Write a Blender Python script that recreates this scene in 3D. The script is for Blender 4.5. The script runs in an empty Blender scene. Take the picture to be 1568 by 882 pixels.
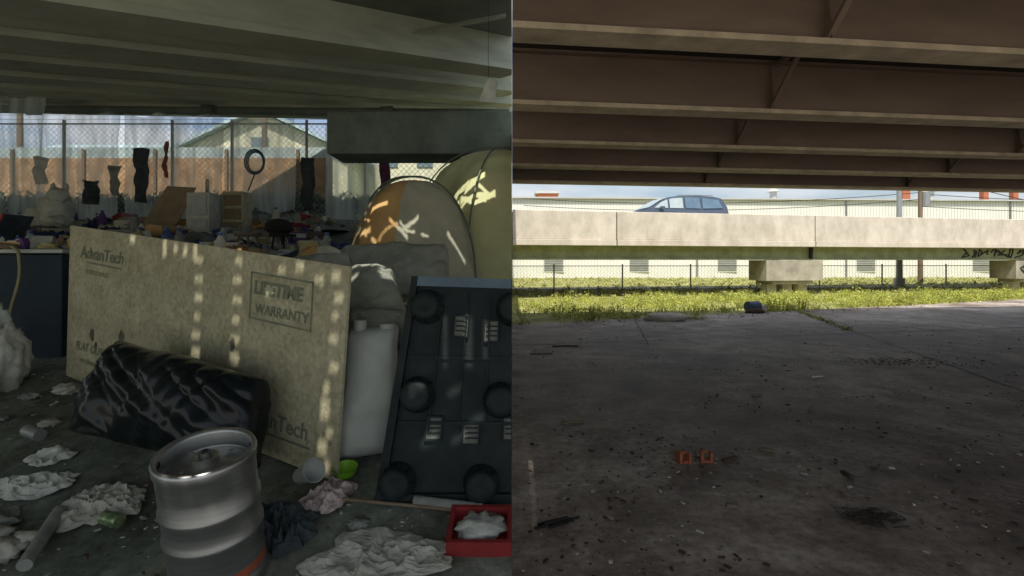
import bpy, bmesh, math, random
import numpy as np
from mathutils import Vector, Matrix, noise
random.seed(7); np.random.seed(7)
scene=bpy.context.scene
SLOPE=0.2
def gz(y): return -0.2+SLOPE*y
TILT=Matrix.Rotation(math.atan(SLOPE),4,'X')
SUN=Vector((-0.03,-0.47,0.88)).normalized()

# ------------------------------------------------------------ materials
def mat(name,c,rough=0.8,var=0.25,scale=4.0,metal=0.0,bump=0.15,bscale=None,c2=None,detail=4,spec=0.5,trans=0.0,stretch=None,clear=0):
    m=bpy.data.materials.new(name); m.use_nodes=True
    nt=m.node_tree; N=nt.nodes; L=nt.links
    b=N['Principled BSDF']
    b.inputs['Roughness'].default_value=rough; b.inputs['Metallic'].default_value=metal
    b.inputs['Specular IOR Level'].default_value=spec
    tc=N.new('ShaderNodeTexCoord'); src=tc.outputs['Object']
    if stretch:
        mp=N.new('ShaderNodeMapping'); mp.inputs['Scale'].default_value=stretch
        L.new(src,mp.inputs['Vector']); src=mp.outputs['Vector']
    n=N.new('ShaderNodeTexNoise'); n.inputs['Scale'].default_value=scale; n.inputs['Detail'].default_value=detail
    n.inputs['Roughness'].default_value=0.65
    L.new(src,n.inputs['Vector'])
    r=N.new('ShaderNodeValToRGB'); r.color_ramp.elements[0].position=0.3; r.color_ramp.elements[1].position=0.7
    lo=[max(0,x*(1-var)) for x in c]; hi=[min(1,x*(1+var)) for x in (c2 or c)]
    r.color_ramp.elements[0].color=(*lo,1); r.color_ramp.elements[1].color=(*hi,1)
    L.new(n.outputs['Fac'],r.inputs['Fac']); L.new(r.outputs['Color'],b.inputs['Base Color'])
    if bump:
        n2=N.new('ShaderNodeTexNoise'); n2.inputs['Scale'].default_value=bscale or scale*6; n2.inputs['Detail'].default_value=3
        L.new(src,n2.inputs['Vector'])
        bp=N.new('ShaderNodeBump'); bp.inputs['Strength'].default_value=bump; bp.inputs['Distance'].default_value=0.02
        L.new(n2.outputs['Fac'],bp.inputs['Height']); L.new(bp.outputs['Normal'],b.inputs['Normal'])
    if trans or clear:
        t=N.new('ShaderNodeBsdfTranslucent' if trans else 'ShaderNodeBsdfTransparent')
        if trans: L.new(r.outputs['Color'],t.inputs['Color'])
        mx=N.new('ShaderNodeMixShader'); mx.inputs[0].default_value=trans or clear
        L.new(b.outputs[0],mx.inputs[1]); L.new(t.outputs[0],mx.inputs[2])
        L.new(mx.outputs[0],N['Material Output'].inputs['Surface'])
    return m

def floor_mat(name,cols,rough=0.75,big=0.25,spec=0.5):
    """dirty concrete: large stains x medium mottling x fine grit"""
    m=bpy.data.materials.new(name); m.use_nodes=True
    nt=m.node_tree; N=nt.nodes; L=nt.links; b=N['Principled BSDF']; b.inputs['Specular IOR Level'].default_value=spec
    tc=N.new('ShaderNodeTexCoord')
    def nz(sc,det,rg=0.6,dist=0):
        n=N.new('ShaderNodeTexNoise'); n.inputs['Scale'].default_value=sc; n.inputs['Detail'].default_value=det
        n.inputs['Roughness'].default_value=rg; n.inputs['Distortion'].default_value=dist
        L.new(tc.outputs['Object'],n.inputs['Vector']); return n
    a=nz(big,6,0.62,0.6)
    r=N.new('ShaderNodeValToRGB'); cr=r.color_ramp
    cr.elements[0].position=0.36; cr.elements[0].color=(*cols[0],1)
    cr.elements[1].position=0.64; cr.elements[1].color=(*cols[2],1)
    e=cr.elements.new(0.5); e.color=(*cols[1],1)
    L.new(a.outputs['Fac'],r.inputs['Fac'])
    f=nz(14,5,0.75)
    r2=N.new('ShaderNodeValToRGB'); r2.color_ramp.elements[0].position=0.35; r2.color_ramp.elements[0].color=(0.6,0.6,0.6,1)
    r2.color_ramp.elements[1].position=0.65; r2.color_ramp.elements[1].color=(1.25,1.25,1.25,1)
    L.new(f.outputs['Fac'],r2.inputs['Fac'])
    g_=nz(2.2,4,0.6)
    r4=N.new('ShaderNodeValToRGB'); r4.color_ramp.elements[0].position=0.38; r4.color_ramp.elements[0].color=(0.66,0.63,0.6,1)
    r4.color_ramp.elements[1].position=0.6; r4.color_ramp.elements[1].color=(1.12,1.12,1.12,1)
    L.new(g_.outputs['Fac'],r4.inputs['Fac'])
    mx0=N.new('ShaderNodeMix'); mx0.data_type='RGBA'; mx0.blend_type='MULTIPLY'; mx0.inputs[0].default_value=1
    L.new(r.outputs['Color'],mx0.inputs[6]); L.new(r4.outputs['Color'],mx0.inputs[7])
    mx=N.new('ShaderNodeMix'); mx.data_type='RGBA'; mx.blend_type='MULTIPLY'; mx.inputs[0].default_value=1
    L.new(mx0.outputs[2],mx.inputs[6]); L.new(r2.outputs['Color'],mx.inputs[7])
    v=N.new('ShaderNodeTexVoronoi'); v.inputs['Scale'].default_value=9; L.new(tc.outputs['Object'],v.inputs['Vector'])
    r3=N.new('ShaderNodeValToRGB'); r3.color_ramp.elements[0].position=0.05; r3.color_ramp.elements[0].color=(0.35,0.33,0.3,1)
    r3.color_ramp.elements[1].position=0.12; r3.color_ramp.elements[1].color=(1,1,1,1)
    L.new(v.outputs['Distance'],r3.inputs['Fac'])
    mx2=N.new('ShaderNodeMix'); mx2.data_type='RGBA'; mx2.blend_type='MULTIPLY'; mx2.inputs[0].default_value=0.8
    L.new(mx.outputs[2],mx2.inputs[6]); L.new(r3.outputs['Color'],mx2.inputs[7])
    L.new(mx2.outputs[2],b.inputs['Base Color'])
    rr=N.new('ShaderNodeMapRange'); rr.inputs['To Min'].default_value=rough-0.15; rr.inputs['To Max'].default_value=rough+0.15
    L.new(a.outputs['Fac'],rr.inputs['Value']); L.new(rr.outputs[0],b.inputs['Roughness'])
    bp=N.new('ShaderNodeBump'); bp.inputs['Strength'].default_value=0.35; bp.inputs['Distance'].default_value=0.02
    L.new(f.outputs['Fac'],bp.inputs['Height']); L.new(bp.outputs['Normal'],b.inputs['Normal'])
    return m

# ------------------------------------------------------------ builder
class B:
    def __init__(s): s.v=[]; s.f=[]; s.m=[]; s.mats=[]; s.sm=[]
    def mi(s,m):
        if m not in s.mats: s.mats.append(m)
        return s.mats.index(m)
    def add(s,vs,fs,m,smooth=False):
        o=len(s.v); s.v+= [tuple(v) for v in vs]; k=s.mi(m)
        for f in fs: s.f.append(tuple(i+o for i in f)); s.m.append(k); s.sm.append(smooth)
    def box(s,c,size,m,M=None):
        x,y,z=[d/2 for d in size]; c=Vector(c)
        vs=[Vector((a*x,b*y,d*z)) for a in(-1,1) for b in(-1,1) for d in(-1,1)]
        if M is not None: vs=[M@v for v in vs]
        vs=[v+c for v in vs]
        s.add(vs,[(0,1,3,2),(4,6,7,5),(0,4,5,1),(2,3,7,6),(0,2,6,4),(1,5,7,3)],m)
    def slab(s,q,off,m):
        q=[Vector(p) for p in q]; off=Vector(off)
        vs=q+[p+off for p in q]
        s.add(vs,[(0,1,2,3),(7,6,5,4),(0,4,5,1),(1,5,6,2),(2,6,7,3),(3,7,4,0)],m)
    def cyl(s,p0,p1,r0,m,r1=None,n=12,smooth=True,caps=True):
        p0=Vector(p0);p1=Vector(p1); r1=r0 if r1 is None else r1
        d=(p1-p0).normalized(); a=d.orthogonal().normalized(); b=d.cross(a)
        vs=[]
        for p,r in((p0,r0),(p1,r1)):
            for i in range(n):
                t=2*math.pi*i/n; vs.append(p+a*(r*math.cos(t))+b*(r*math.sin(t)))
        s.add(vs,[(i,(i+1)%n,n+(i+1)%n,n+i) for i in range(n)],m,smooth)
        if caps: s.add(vs,[tuple(range(n))[::-1],tuple(range(n,2*n))],m)
    def tube(s,pts,r,m,n=6):
        for a,b in zip(pts[:-1],pts[1:]): s.cyl(a,b,r,m,n=n)
    def lathe(s,prof,m,M,n=48,smooth=True):
        vs=[];k=len(prof)
        for i in range(n):
            t=2*math.pi*i/n
            for r,z in prof: vs.append(M@Vector((r*math.cos(t),r*math.sin(t),z)))
        fs=[]
        for i in range(n):
            j=(i+1)%n
            for a in range(k-1): fs.append((i*k+a,j*k+a,j*k+a+1,i*k+a+1))
        s.add(vs,fs,m,smooth)
    def pillow(s,q,th,m,n=14,amp=0.03,fr=6,seed=0,edge=0.5,crease=0.0,cfr=3.0):
        q=[Vector(p) for p in q]; nrm=((q[1]-q[0]).cross(q[3]-q[0])).normalized()
        vs=[];
        for side in(1,-1):
            for i in range(n+1):
                for j in range(n+1):
                    u=i/n;v=j/n
                    p=q[0]*(1-u)*(1-v)+q[1]*u*(1-v)+q[2]*u*v+q[3]*(1-u)*v
                    bulge=(max(0,16*u*(1-u)*v*(1-v)))**(edge)
                    w=Vector((seed,seed*1.7,0))
                    nn=noise.noise(p*fr+w)*amp+noise.noise(p*fr*2.7+w)*amp*0.5
                    if crease:
                        d1=Vector((p.x*fr*cfr+p.z*9,p.y*fr,p.z*fr*.9)); d2=Vector((p.x*fr*.8,p.y*fr,p.z*fr*cfr-p.x*7))
                        nn-= abs(noise.noise(d1+w))*crease+abs(noise.noise(d2-w))*crease*.8
                    e=Vector((noise.noise(p*fr*.8+w*2),noise.noise(p*fr*.8+w*3),noise.noise(p*fr*.8-w)))*amp
                    vs.append(p+nrm*(side*th*0.5*bulge+nn)+e)
        K=(n+1)*(n+1); fs=[]
        for i in range(n):
            for j in range(n):
                a=i*(n+1)+j; f=(a,a+1,a+n+2,a+n+1)
                fs.append(f); fs.append(tuple(x+K for x in f[::-1]))
        s.add(vs,fs,m,True)
    def blob(s,c,rad,m,amp=0.25,fr=2.0,seed=0,sub=3,M=None):
        bm=bmesh.new(); bmesh.ops.create_icosphere(bm,subdivisions=sub,radius=1)
        vs=[]
        for v in bm.verts:
            d=v.co.normalized(); k=1+amp*(noise.noise(d*fr+Vector((seed,0,seed)))+0.5*noise.noise(d*fr*3+Vector((seed,0,seed))))
            p=Vector((d.x*rad[0]*k,d.y*rad[1]*k,d.z*rad[2]*k))
            if M is not None: p=M@p
            vs.append(p+Vector(c))
        s.add(vs,[tuple(v.index for v in f.verts) for f in bm.faces],m,True); bm.free()
    def cloth(s,c,w,d,m,amp=0.06,seed=0,n=10,rot=0,ground=None,lift=0.006):
        """crumpled sheet with irregular torn outline, lying on the ground"""
        c=Vector(c); vs=[]; fs=[]; na=n*2; nr=n
        for j in range(nr+1):
            for i in range(na):
                a=i/na*6.28318; t=j/nr
                R=1+.42*noise.noise(Vector((math.cos(a)*1.4,math.sin(a)*1.4,seed)))+.22*noise.noise(Vector((math.cos(a)*4,math.sin(a)*4,seed)))
                x=math.cos(a)*t*R*w*.55; y=math.sin(a)*t*R*d*.55
                X=x*math.cos(rot)-y*math.sin(rot); Y=x*math.sin(rot)+y*math.cos(rot)
                px=c.x+X; py=c.y+Y; base=ground(py) if ground else c.z
                q=Vector((px*9,py*9,seed)); wq=Vector((noise.noise(q),noise.noise(q+Vector((5,5,5))),0))*1.3
                h=(1-abs(noise.noise(q*.9+wq))*2.2)*amp*.9+(1-abs(noise.noise(q*2.6+wq))*2)*amp*.35
                fall=1-t**5*.85
                vs.append((px+noise.noise(q*2)*.012,py+noise.noise(q*2+Vector((3,1,2)))*.012,base+lift+max(0,h)*fall))
        for j in range(nr):
            for i in range(na): fs.append((j*na+i,j*na+(i+1)%na,(j+1)*na+(i+1)%na,(j+1)*na+i))
        s.add(vs,fs,m,n<20)
    def obj(s,name,clipx=None,bevel=0,parent=None):
        me=bpy.data.meshes.new(name); me.from_pydata(s.v,[],s.f)
        for m in s.mats: me.materials.append(m)
        me.polygons.foreach_set('material_index',s.m); me.polygons.foreach_set('use_smooth',s.sm)
        me.validate(); me.update()
        if clipx is not None:
            bm=bmesh.new(); bm.from_mesh(me)
            bmesh.ops.bisect_plane(bm,geom=bm.verts[:]+bm.edges[:]+bm.faces[:],plane_co=(clipx,0,0),plane_no=(1 if clipx<0 else -1,0,0),clear_outer=True)
            bm.to_mesh(me); bm.free()
        o=bpy.data.objects.new(name,me); scene.collection.objects.link(o)
        if bevel:
            md=o.modifiers.new('bev','BEVEL'); md.width=bevel; md.segments=2; md.limit_method='ANGLE'; md.angle_limit=math.radians(40)
        if parent: o.parent=parent
        return o

# palette ----------------------------------------------------------
M_conc_r=floor_mat('stained_concrete',[(0.15,0.112,0.09),(0.34,0.285,0.24),(0.6,0.53,0.47)],0.66,0.32,.45)
M_conc_l=floor_mat('dusty_ground',[(0.13,0.15,0.12),(0.2,0.225,0.18),(0.28,0.31,0.26)],0.9,0.6,.2)  # green tint carries the left side's haze
M_bounce=mat('pale_bounce_concrete',(0.5,0.47,0.42),0.9,0.12,0.6)  # pale concrete for the added bounce ground
M_grassland=mat('grass_ground',(0.17,0.20,0.05),0.95,0.4,1.2,c2=(0.34,0.33,0.12),bump=0.5,bscale=14)
M_leaf=mat('weed_leaves',(0.19,0.24,0.03),0.6,0.35,2.2,c2=(0.46,0.48,0.10),bump=0)
M_beam_r=mat('brown_painted_steel',(0.20,0.145,0.105),0.6,0.22,1.5,bump=0.1,stretch=(0.4,1,1.5))
M_flange=mat('lit_flange',(0.52,0.43,0.31),0.7,0.3,3,bump=0.15)  # light caught by the bottom edges is put into a paler tan
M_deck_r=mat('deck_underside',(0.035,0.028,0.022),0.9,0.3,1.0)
M_beam_l=mat('grey_green_beam',(0.44,0.47,0.36),0.85,0.22,1.2,bump=0.2,stretch=(0.5,0.5,2))  # greenish haze is tinted into the beam colour
M_deck_l=mat('grey_green_deck',(0.17,0.2,0.16),0.9,0.25,1.0)  # same haze tint in the deck colour
M_barrier=mat('weathered_concrete_rail',(0.58,0.52,0.43),0.9,0.15,1.4,c2=(0.66,0.60,0.52),bump=0.3,bscale=20,stretch=(1,1,0.6))
M_fascia=mat('green_shade_fascia',(0.32,0.34,0.19),0.9,0.3,1.5)  # green shade and grass bounce are painted into this colour
M_pier=mat('pier_concrete',(0.4,0.37,0.3),0.9,0.3,1.5,bump=0.3)
M_dark=mat('dark_joint',(0.02,0.018,0.015),0.9,0.2,4)
M_white=mat('white_siding',(0.78,0.78,0.72),0.6,0.06,0.6,bump=0)
M_steel=mat('galvanised_steel',(0.35,0.37,0.37),0.45,0.15,8,metal=0.6,bump=0.05)
M_rust=mat('rust',(0.22,0.07,0.035),0.8,0.4,12)
M_brick=mat('red_brick',(0.4,0.13,0.06),0.85,0.3,30)
M_wood=mat('weathered_timber',(0.2,0.15,0.10),0.85,0.3,10,stretch=(1,1,6))
M_black=mat('black_plastic',(0.014,0.022,0.022),0.55,0.35,6,bump=0.15,spec=.18)  # black lifted towards teal to imitate haze
M_bag=mat('black_polythene',(0.007,0.011,0.012),0.24,0.2,6,bump=0,spec=.3)  # slight teal lift, again standing in for haze
M_cloth_w=mat('white_cloth',(0.5,0.52,0.46),0.9,0.2,6,bump=0.4)
M_cloth_g=mat('grey_cloth',(0.24,0.26,0.23),0.9,0.3,6,bump=0.4)
M_dkcloth=mat('dark_cloth',(0.04,0.055,0.06),0.9,0.4,6,bump=0.4)

# =========================================================== GROUND
g=B(); g.add([(-3000,-3000,-0.03),(3000,-3000,-0.03),(3000,3000,-0.03),(-3000,3000,-0.03)],[(0,1,2,3)],M_grassland); g.obj('ground')
s=B(); s.add([(-60,-45,-0.015),(-0.0,-45,-0.015),(-0.0,0.95,-0.015),(-60,0.95,-0.015)],[(0,1,2,3)],M_bounce); s.add([(-0.0,-45,-0.015),(60,-45,-0.015),(60,-2.5,-0.015),(0,-2.5,-0.015)],[(0,1,2,3)],M_bounce); s.obj('bounce_ground')  # unseen pale ground, added to bounce sunlight in under the decks
s=B(); s.add([(0.0,-2.5,0),(60,-2.5,0),(60,13.2+0.41*60,0),(0.0,13.2,0)],[(0,1,2,3)],M_conc_r)
M_jt=mat('slab_joint',(.07,.055,.045),.9,.4,8)
for (x0,y0,x1,y1) in((9.2,17.0,7.8,11.96),(7.8,11.96,5.9,5.0),(0.02,9.9,30,16.5),(3.4,14.5,2.6,9.9)):
    L_=math.hypot(x1-x0,y1-y0); n_=max(6,int(L_*3)); up=[];dn_=[]
    px_,py_=-(y1-y0)/L_,(x1-x0)/L_
    for i in range(n_+1):
        t=i/n_; w_=.01+.012*abs(noise.noise(Vector((i*.7,x0,0)))); o_=noise.noise(Vector((i*.5,y0,3)))*.03
        cx_=x0+(x1-x0)*t+px_*o_; cy_=y0+(y1-y0)*t+py_*o_
        up.append((cx_+px_*w_,cy_+py_*w_,.004)); dn_.append((cx_-px_*w_,cy_-py_*w_,.004))
    s.add(up+dn_,[(i,i+1,n_+2+i,n_+1+i) for i in range(n_)],M_jt)
s.obj('concrete_floor')
xs=list(np.concatenate([np.linspace(-60,-8,20),np.linspace(-7.6,0,60)])); ys=list(np.concatenate([np.linspace(0.9,6,60),np.linspace(6.3,22,40),[40,90]]))
vs=[];fs=[]
for x in xs:
    for y in ys:
        z=gz(min(y,22)); n=noise.noise(Vector((x*1.3,y*1.3,0)))*0.02+noise.noise(Vector((x*5,y*5,0)))*0.006
        vs.append((x,y,z+(n-0.01 if y>1.2 else 0)))
ny=len(ys)
for i in range(len(xs)-1):
    for j in range(ny-1):
        a=i*ny+j; fs.append((a,a+ny,a+ny+1,a+1))
e=B(); e.add(vs,fs,M_conc_l,True)
side=[vs[(len(xs)-1)*ny+j] for j in range(ny)]
sv=side+[(p[0],p[1],-0.02) for p in side]
e.add(sv,[(j,j+ny,j+1+ny,j+1) for j in range(ny-1)],M_pier)
e.obj('embankment_ground')

# =========================================================== RIGHT: OVERPASS
GS=0.12
bridge=B()
def gy(y0,x): return y0+GS*x
X1=60
ZF,ZW,ZD=3.592,3.648,4.32   # flange underside, web bottom, deck underside
for y0 in [-1.68,0.28,2.44,4.6,6.76,8.9,11.05,13.28]:
    a=(0.003,gy(y0,0)); b=(X1,gy(y0,X1))
    def strip(dy0,dy1,z0,z1,m):
        bridge.slab([(a[0],a[1]+dy0,z0),(b[0],b[1]+dy0,z0),(b[0],b[1]+dy0,z1),(a[0],a[1]+dy0,z1)],(0,dy1-dy0,0),m)
    strip(-0.01,0.01,ZW,ZD,M_beam_r)
    strip(-0.16,0.16,ZF,ZW,M_flange)
    strip(-0.12,-0.0105,ZD-.03,ZD-.002,M_beam_r)
def deckslab(ya,yb,z0,z1,m):
    bridge.slab([(0.003,ya,z0),(X1,ya+GS*X1,z0),(X1,yb+GS*X1,z0),(0.003,yb,z0)],(0,0,z1-z0),m)
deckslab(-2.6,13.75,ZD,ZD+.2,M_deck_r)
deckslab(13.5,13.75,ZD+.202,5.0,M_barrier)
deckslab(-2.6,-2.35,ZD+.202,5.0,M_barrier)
bridge.slab([(-0.001,-3.2,3.2),(-0.001,1.6,4.3),(-0.001,1.6,4.5),(-0.001,-3.2,4.5)],(0.003,0,0),M_deck_r)  # added plate out of view, blocks sun leaking between the two decks
for (y0,X) in [(4.6,2.96),(6.76,3.54),(8.9,4.02),(11.05,4.56),(13.28,5.12),(8.9,9.7),(11.05,10.2),(13.28,11.0),(6.76,9.1),(4.6,8.4),(13.28,16.8),(11.05,16)]:
    y=gy(y0,X)
    bridge.slab([(X,y-0.13,ZW+.001),(X,y-0.011,ZW+.001),(X,y-0.011,ZD-.04),(X,y-0.04,ZD-.04)],(0.016,0,0),M_beam_r)
    bridge.slab([(X-0.03,y-0.09,ZW+.03),(X+0.03,y-0.09,ZW+.03),(X+0.12,y-0.68,ZD-.05),(X+0.06,y-0.68,ZD-.05)],(0,0.04,0.03),M_beam_r)
    bridge.slab([(X+0.01,y-2.0,ZD-.1),(X+0.07,y-2.0,ZD-.1),(X+0.07,y-0.13,ZD-.1),(X+0.01,y-0.13,ZD-.1)],(0,0,0.06),M_beam_r)
bridge.obj('highway_overpass')

# ramp bridge -------------------------------------------------------
RS=0.2
ramp=B()
def rl(y0,z0,z1,dy,m,xa=0.003,xb=75):
    ramp.slab([(xa,y0+RS*xa,z0),(xb,y0+RS*xb,z0),(xb,y0+RS*xb,z1),(xa,y0+RS*xa,z1)],(0,dy,0),m)
joints=[0.003,4.6,14.45,29.5,45,60,75]
for xa,xb in zip(joints[:-1],joints[1:]):
    rl(22.0,2.55,3.78,0.28,M_barrier,xa+0.02,xb-0.02)
    rl(21.94,2.28,2.545,0.6,M_barrier,xa+0.02,xb-0.02)
rl(22.1,2.3,3.7,0.1,M_dark)
rl(22.45,1.68,2.278,0.3,M_fascia)
rl(22.3,1.66,1.72,0.6,M_fascia)
rl(28.6,1.68,2.278,0.3,M_fascia)
rl(22.55,2.80,2.95,7.3,M_pier)
rl(29.85,2.5,3.7,0.28,M_barrier)
ramp.box((14.45,22.35+RS*14.45,2.0),(0.14,0.14,0.6),M_dark)
ramp.obj('highway_ramp',bevel=0.02)
def pier(cx,cy,w,name,cols):
    p=B(); Rz=Matrix.Rotation(math.atan(RS),4,'Z')
    p.box((cx,cy,1.16),(w,1.3,.98),M_pier,Rz)
    p.box((cx-0.02,cy+0.02,0.58),(w*0.72,1.1,0.16),M_pier,Rz)
    for t in cols:
        o=Rz@Vector((t,0,0)); p.box((cx+o.x,cy+o.y,0.24),(0.5,0.5,0.51),M_pier,Rz)
    for t in (-0.9,0.9):
        o=Rz@Vector((t,-0.2,0)); p.box((cx+o.x,cy+o.y,1.655),(0.5,0.4,0.01),M_dark,Rz)
    return p.obj(name,bevel=0.03)
pier(13.4,25.6,3.1,'bridge_pier',(-0.95,-0.1,0.75))
pier(28.2,28.6,3.4,'bridge_pier',(-1.1,-0.3,0.5,1.2))
gr=B()
M_gr=mat('spray_paint',(0.015,0.015,0.015),0.6,0.2,5,bump=0)
x=23.3
random.seed(3)
while x<31.5:
    w=random.uniform(0.5,0.9); pts=[]
    for k in range(7):
        px=x+w*random.random(); pz=random.uniform(1.78,2.24); pts.append((px,22.44+RS*px,pz))
    gr.tube(pts,0.035,M_gr,n=4); x+=w*0.85
x=26.9
while x<29.8:
    w=0.35; pts=[]
    for k in range(5):
        px=x+w*random.random(); pts.append((px,27.92+RS*(px-28.2),random.uniform(0.9,1.45)))
    gr.tube(pts,0.03,M_gr,n=4); x+=0.42
gr.obj('graffiti')

# car on ramp -------------------------------------------------------
car=B()
M_paint=mat('grey_blue_car_paint',(0.10,0.13,0.18),0.35,0.05,2,metal=0.3,bump=0)
M_glass=mat('car_glass',(0.13,0.20,0.28),0.15,0.15,2,bump=0,spec=.6)  # blue of the reflected sky is put into the glass colour
M_rub=mat('tyre_rubber',(0.02,0.02,0.02),0.8,0.2,9)
Rz=Matrix.Rotation(math.atan(RS),4,'Z'); C0=Vector((5.75,24.3+RS*5.75,2.99))
def cp(x,y,z): return Rz@Vector((x*1.04,y,z*1.08))+C0
prof=[(0.02,0.32),(0,0.62),(0.12,0.82),(0.4,1.0),(1.0,1.14),(1.6,1.46),(2.0,1.66),(2.6,1.75),(3.6,1.78),(4.4,1.75),(4.85,1.66),(5.1,1.25),(5.18,0.8),(5.16,0.32)]
def wy(z): return 0.95-(max(0,z-1.0))*0.25
n=len(prof)
vs=[cp(x,0.95-wy(z),z) for x,z in prof]+[cp(x,0.95+wy(z),z) for x,z in prof]
car.add(vs,[tuple(range(n)),tuple(range(2*n-1,n-1,-1))]+[(i,i+n,(i+1)%n+n,(i+1)%n) for i in range(n)],M_paint)
def win(pts,m):
    q=[cp(x,0.95-wy(z)-0.02,z) for x,z in pts]; q2=[cp(x,0.95+wy(z)+0.02,z) for x,z in pts]
    car.add(q,[tuple(range(len(q)))],m); car.add(q2,[tuple(range(len(q)))[::-1]],m)
M_glass2=mat('car_glass_pale',(0.42,0.5,0.52),0.2,0.1,2,bump=0)  # paler version of the painted sky reflection
win([(1.25,1.16),(1.95,1.16),(1.95,1.56),(1.6,1.42)],M_glass2)
win([(2.05,1.16),(2.75,1.16),(2.75,1.66),(2.3,1.63),(2.05,1.58)],M_glass2)
win([(2.87,1.16),(3.65,1.16),(3.65,1.68),(2.87,1.67)],M_glass)
win([(3.77,1.16),(4.85,1.2),(4.66,1.6),(3.77,1.67)],M_glass)
ws=[(1.05,1.17),(1.6,1.48),(1.95,1.65)]
q=[cp(x-0.02,0.95-wy(z)+0.1,z+0.02) for x,z in ws]+[cp(x-0.02,0.95+wy(z)-0.1,z+0.02) for x,z in ws][::-1]
car.add(q,[(0,1,4,5),(1,2,3,4)],M_glass2)
for wx in(0.95,4.15):
    for yy in(0.0,1.72):
        car.cyl(cp(wx,yy-0.01,0.34),cp(wx,yy+0.2,0.34),0.34,M_rub,n=24); car.cyl(cp(wx,yy-0.02,0.34),cp(wx,yy+0.21,0.34),0.2,M_steel,n=16)
car.box(cp(1.6,-0.1,1.15),(0.2,0.14,0.14),M_paint,Rz)
car.tube([cp(2.5,0.22,1.79),cp(4.4,0.22,1.81)],0.02,M_steel)
car.obj('minivan')

# warehouse ---------------------------------------------------------
wh=B(); M_roof=mat('metal_roof',(0.5,0.5,0.48),0.5,0.1,1,bump=0)
WY=50; WSl=0.05
def wy_(x): return WY+WSl*x
wh.slab([(0.003,WY,-0.02),(95,wy_(95),-0.02),(95,wy_(95),7.6),(0.003,WY,7.6)],(0,25,0),M_white)
M_rib=mat('siding_rib',(0.66,0.66,0.6),0.6,0.1,1,bump=0)
for i in range(300):
    x=0.2+i*0.31; wh.box((x,wy_(x)-0.02,3.8),(0.06,0.04,7.6),M_rib)
wh.slab([(0.003,WY-0.3,7.6),(95,wy_(95)-0.3,7.6),(95,wy_(95)+12,9.0),(0.003,WY+12,9.0)],(0,0,0.15),M_roof)
M_louv=mat('louvre_grey',(0.2,0.21,0.2),0.6,0.2,3,bump=0)
for x in (4.0,12.3,21,35,47,60):
    for k in range(7): wh.box((x,wy_(x)-0.08,0.75+k*0.22),(1.8,0.06,0.13),M_louv)
    wh.box((x,wy_(x)-0.045,1.45),(2.0,0.05,1.8),M_rib)
for x in (27.5,44,58):
    wh.cyl((x,55,7.9),(x,55,8.9),0.35,M_roof); wh.cyl((x,55,8.9),(x,55,9.3),0.65,M_roof,r1=0.2)
for x in (18,33,50): wh.cyl((x,wy_(x)-0.12,0),(x,wy_(x)-0.12,7.6),0.07,M_louv)
wh.obj('warehouse')
for i,(x,y,h,w) in enumerate([(42,56,12.5,0.8),(56,62,13.5,0.6),(60.5,63,13.4,0.6),(5.0,75,11.2,3.0)]):
    b=B(); b.box((x,y,h/2),(w,w,h),M_brick); b.box((x,y,h+0.1),(w*1.15,w*1.15,0.3),M_roof); b.obj('brick_chimney' if w<2 else 'brick_tower')
p=B(); p.cyl((25.2,34,0),(25.2,34,9.6),0.2,M_steel,r1=0.12); p.cyl((25.2,34,0),(25.2,34,0.5),0.32,M_steel); p.cyl((25.2,34,9.5),(23,33.6,9.9),0.06,M_steel); p.box((22.8,33.5,9.9),(0.7,0.3,0.12),M_steel); p.obj('street_lamp')
p=B(); p.cyl((29.7,38,0),(29.7,38,11),0.17,M_wood,r1=0.12); p.box((29.7,38,10.2),(2.4,0.12,0.14),M_wood)
for dx in(-1,0,1): p.cyl((29.7+dx,38,10.25),(29.7+dx,38,10.5),0.05,M_steel)
p.cyl((29.95,37.8,5.6),(29.95,37.8,6.6),0.25,M_steel)
p.obj('utility_pole')
p=B()
for (a,b,sag) in [((29.7,38,6.6),(1,44,6.9),0.6),((29.7,38,6.1),(1,44,6.3),0.6),((29.9,38,8.0),(44,36,4.4),0.4),((29.7,38,6.5),(60,40,6.6),0.5),((29.7,38,5.6),(60,40,5.9),0.5)]:
    a=Vector(a);b=Vector(b); pts=[a.lerp(b,t/16)-Vector((0,0,sag*4*(t/16)*(1-t/16))) for t in range(17)]
    p.tube(pts,0.028,M_dark,n=4)
p.obj('overhead_wires')

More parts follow.
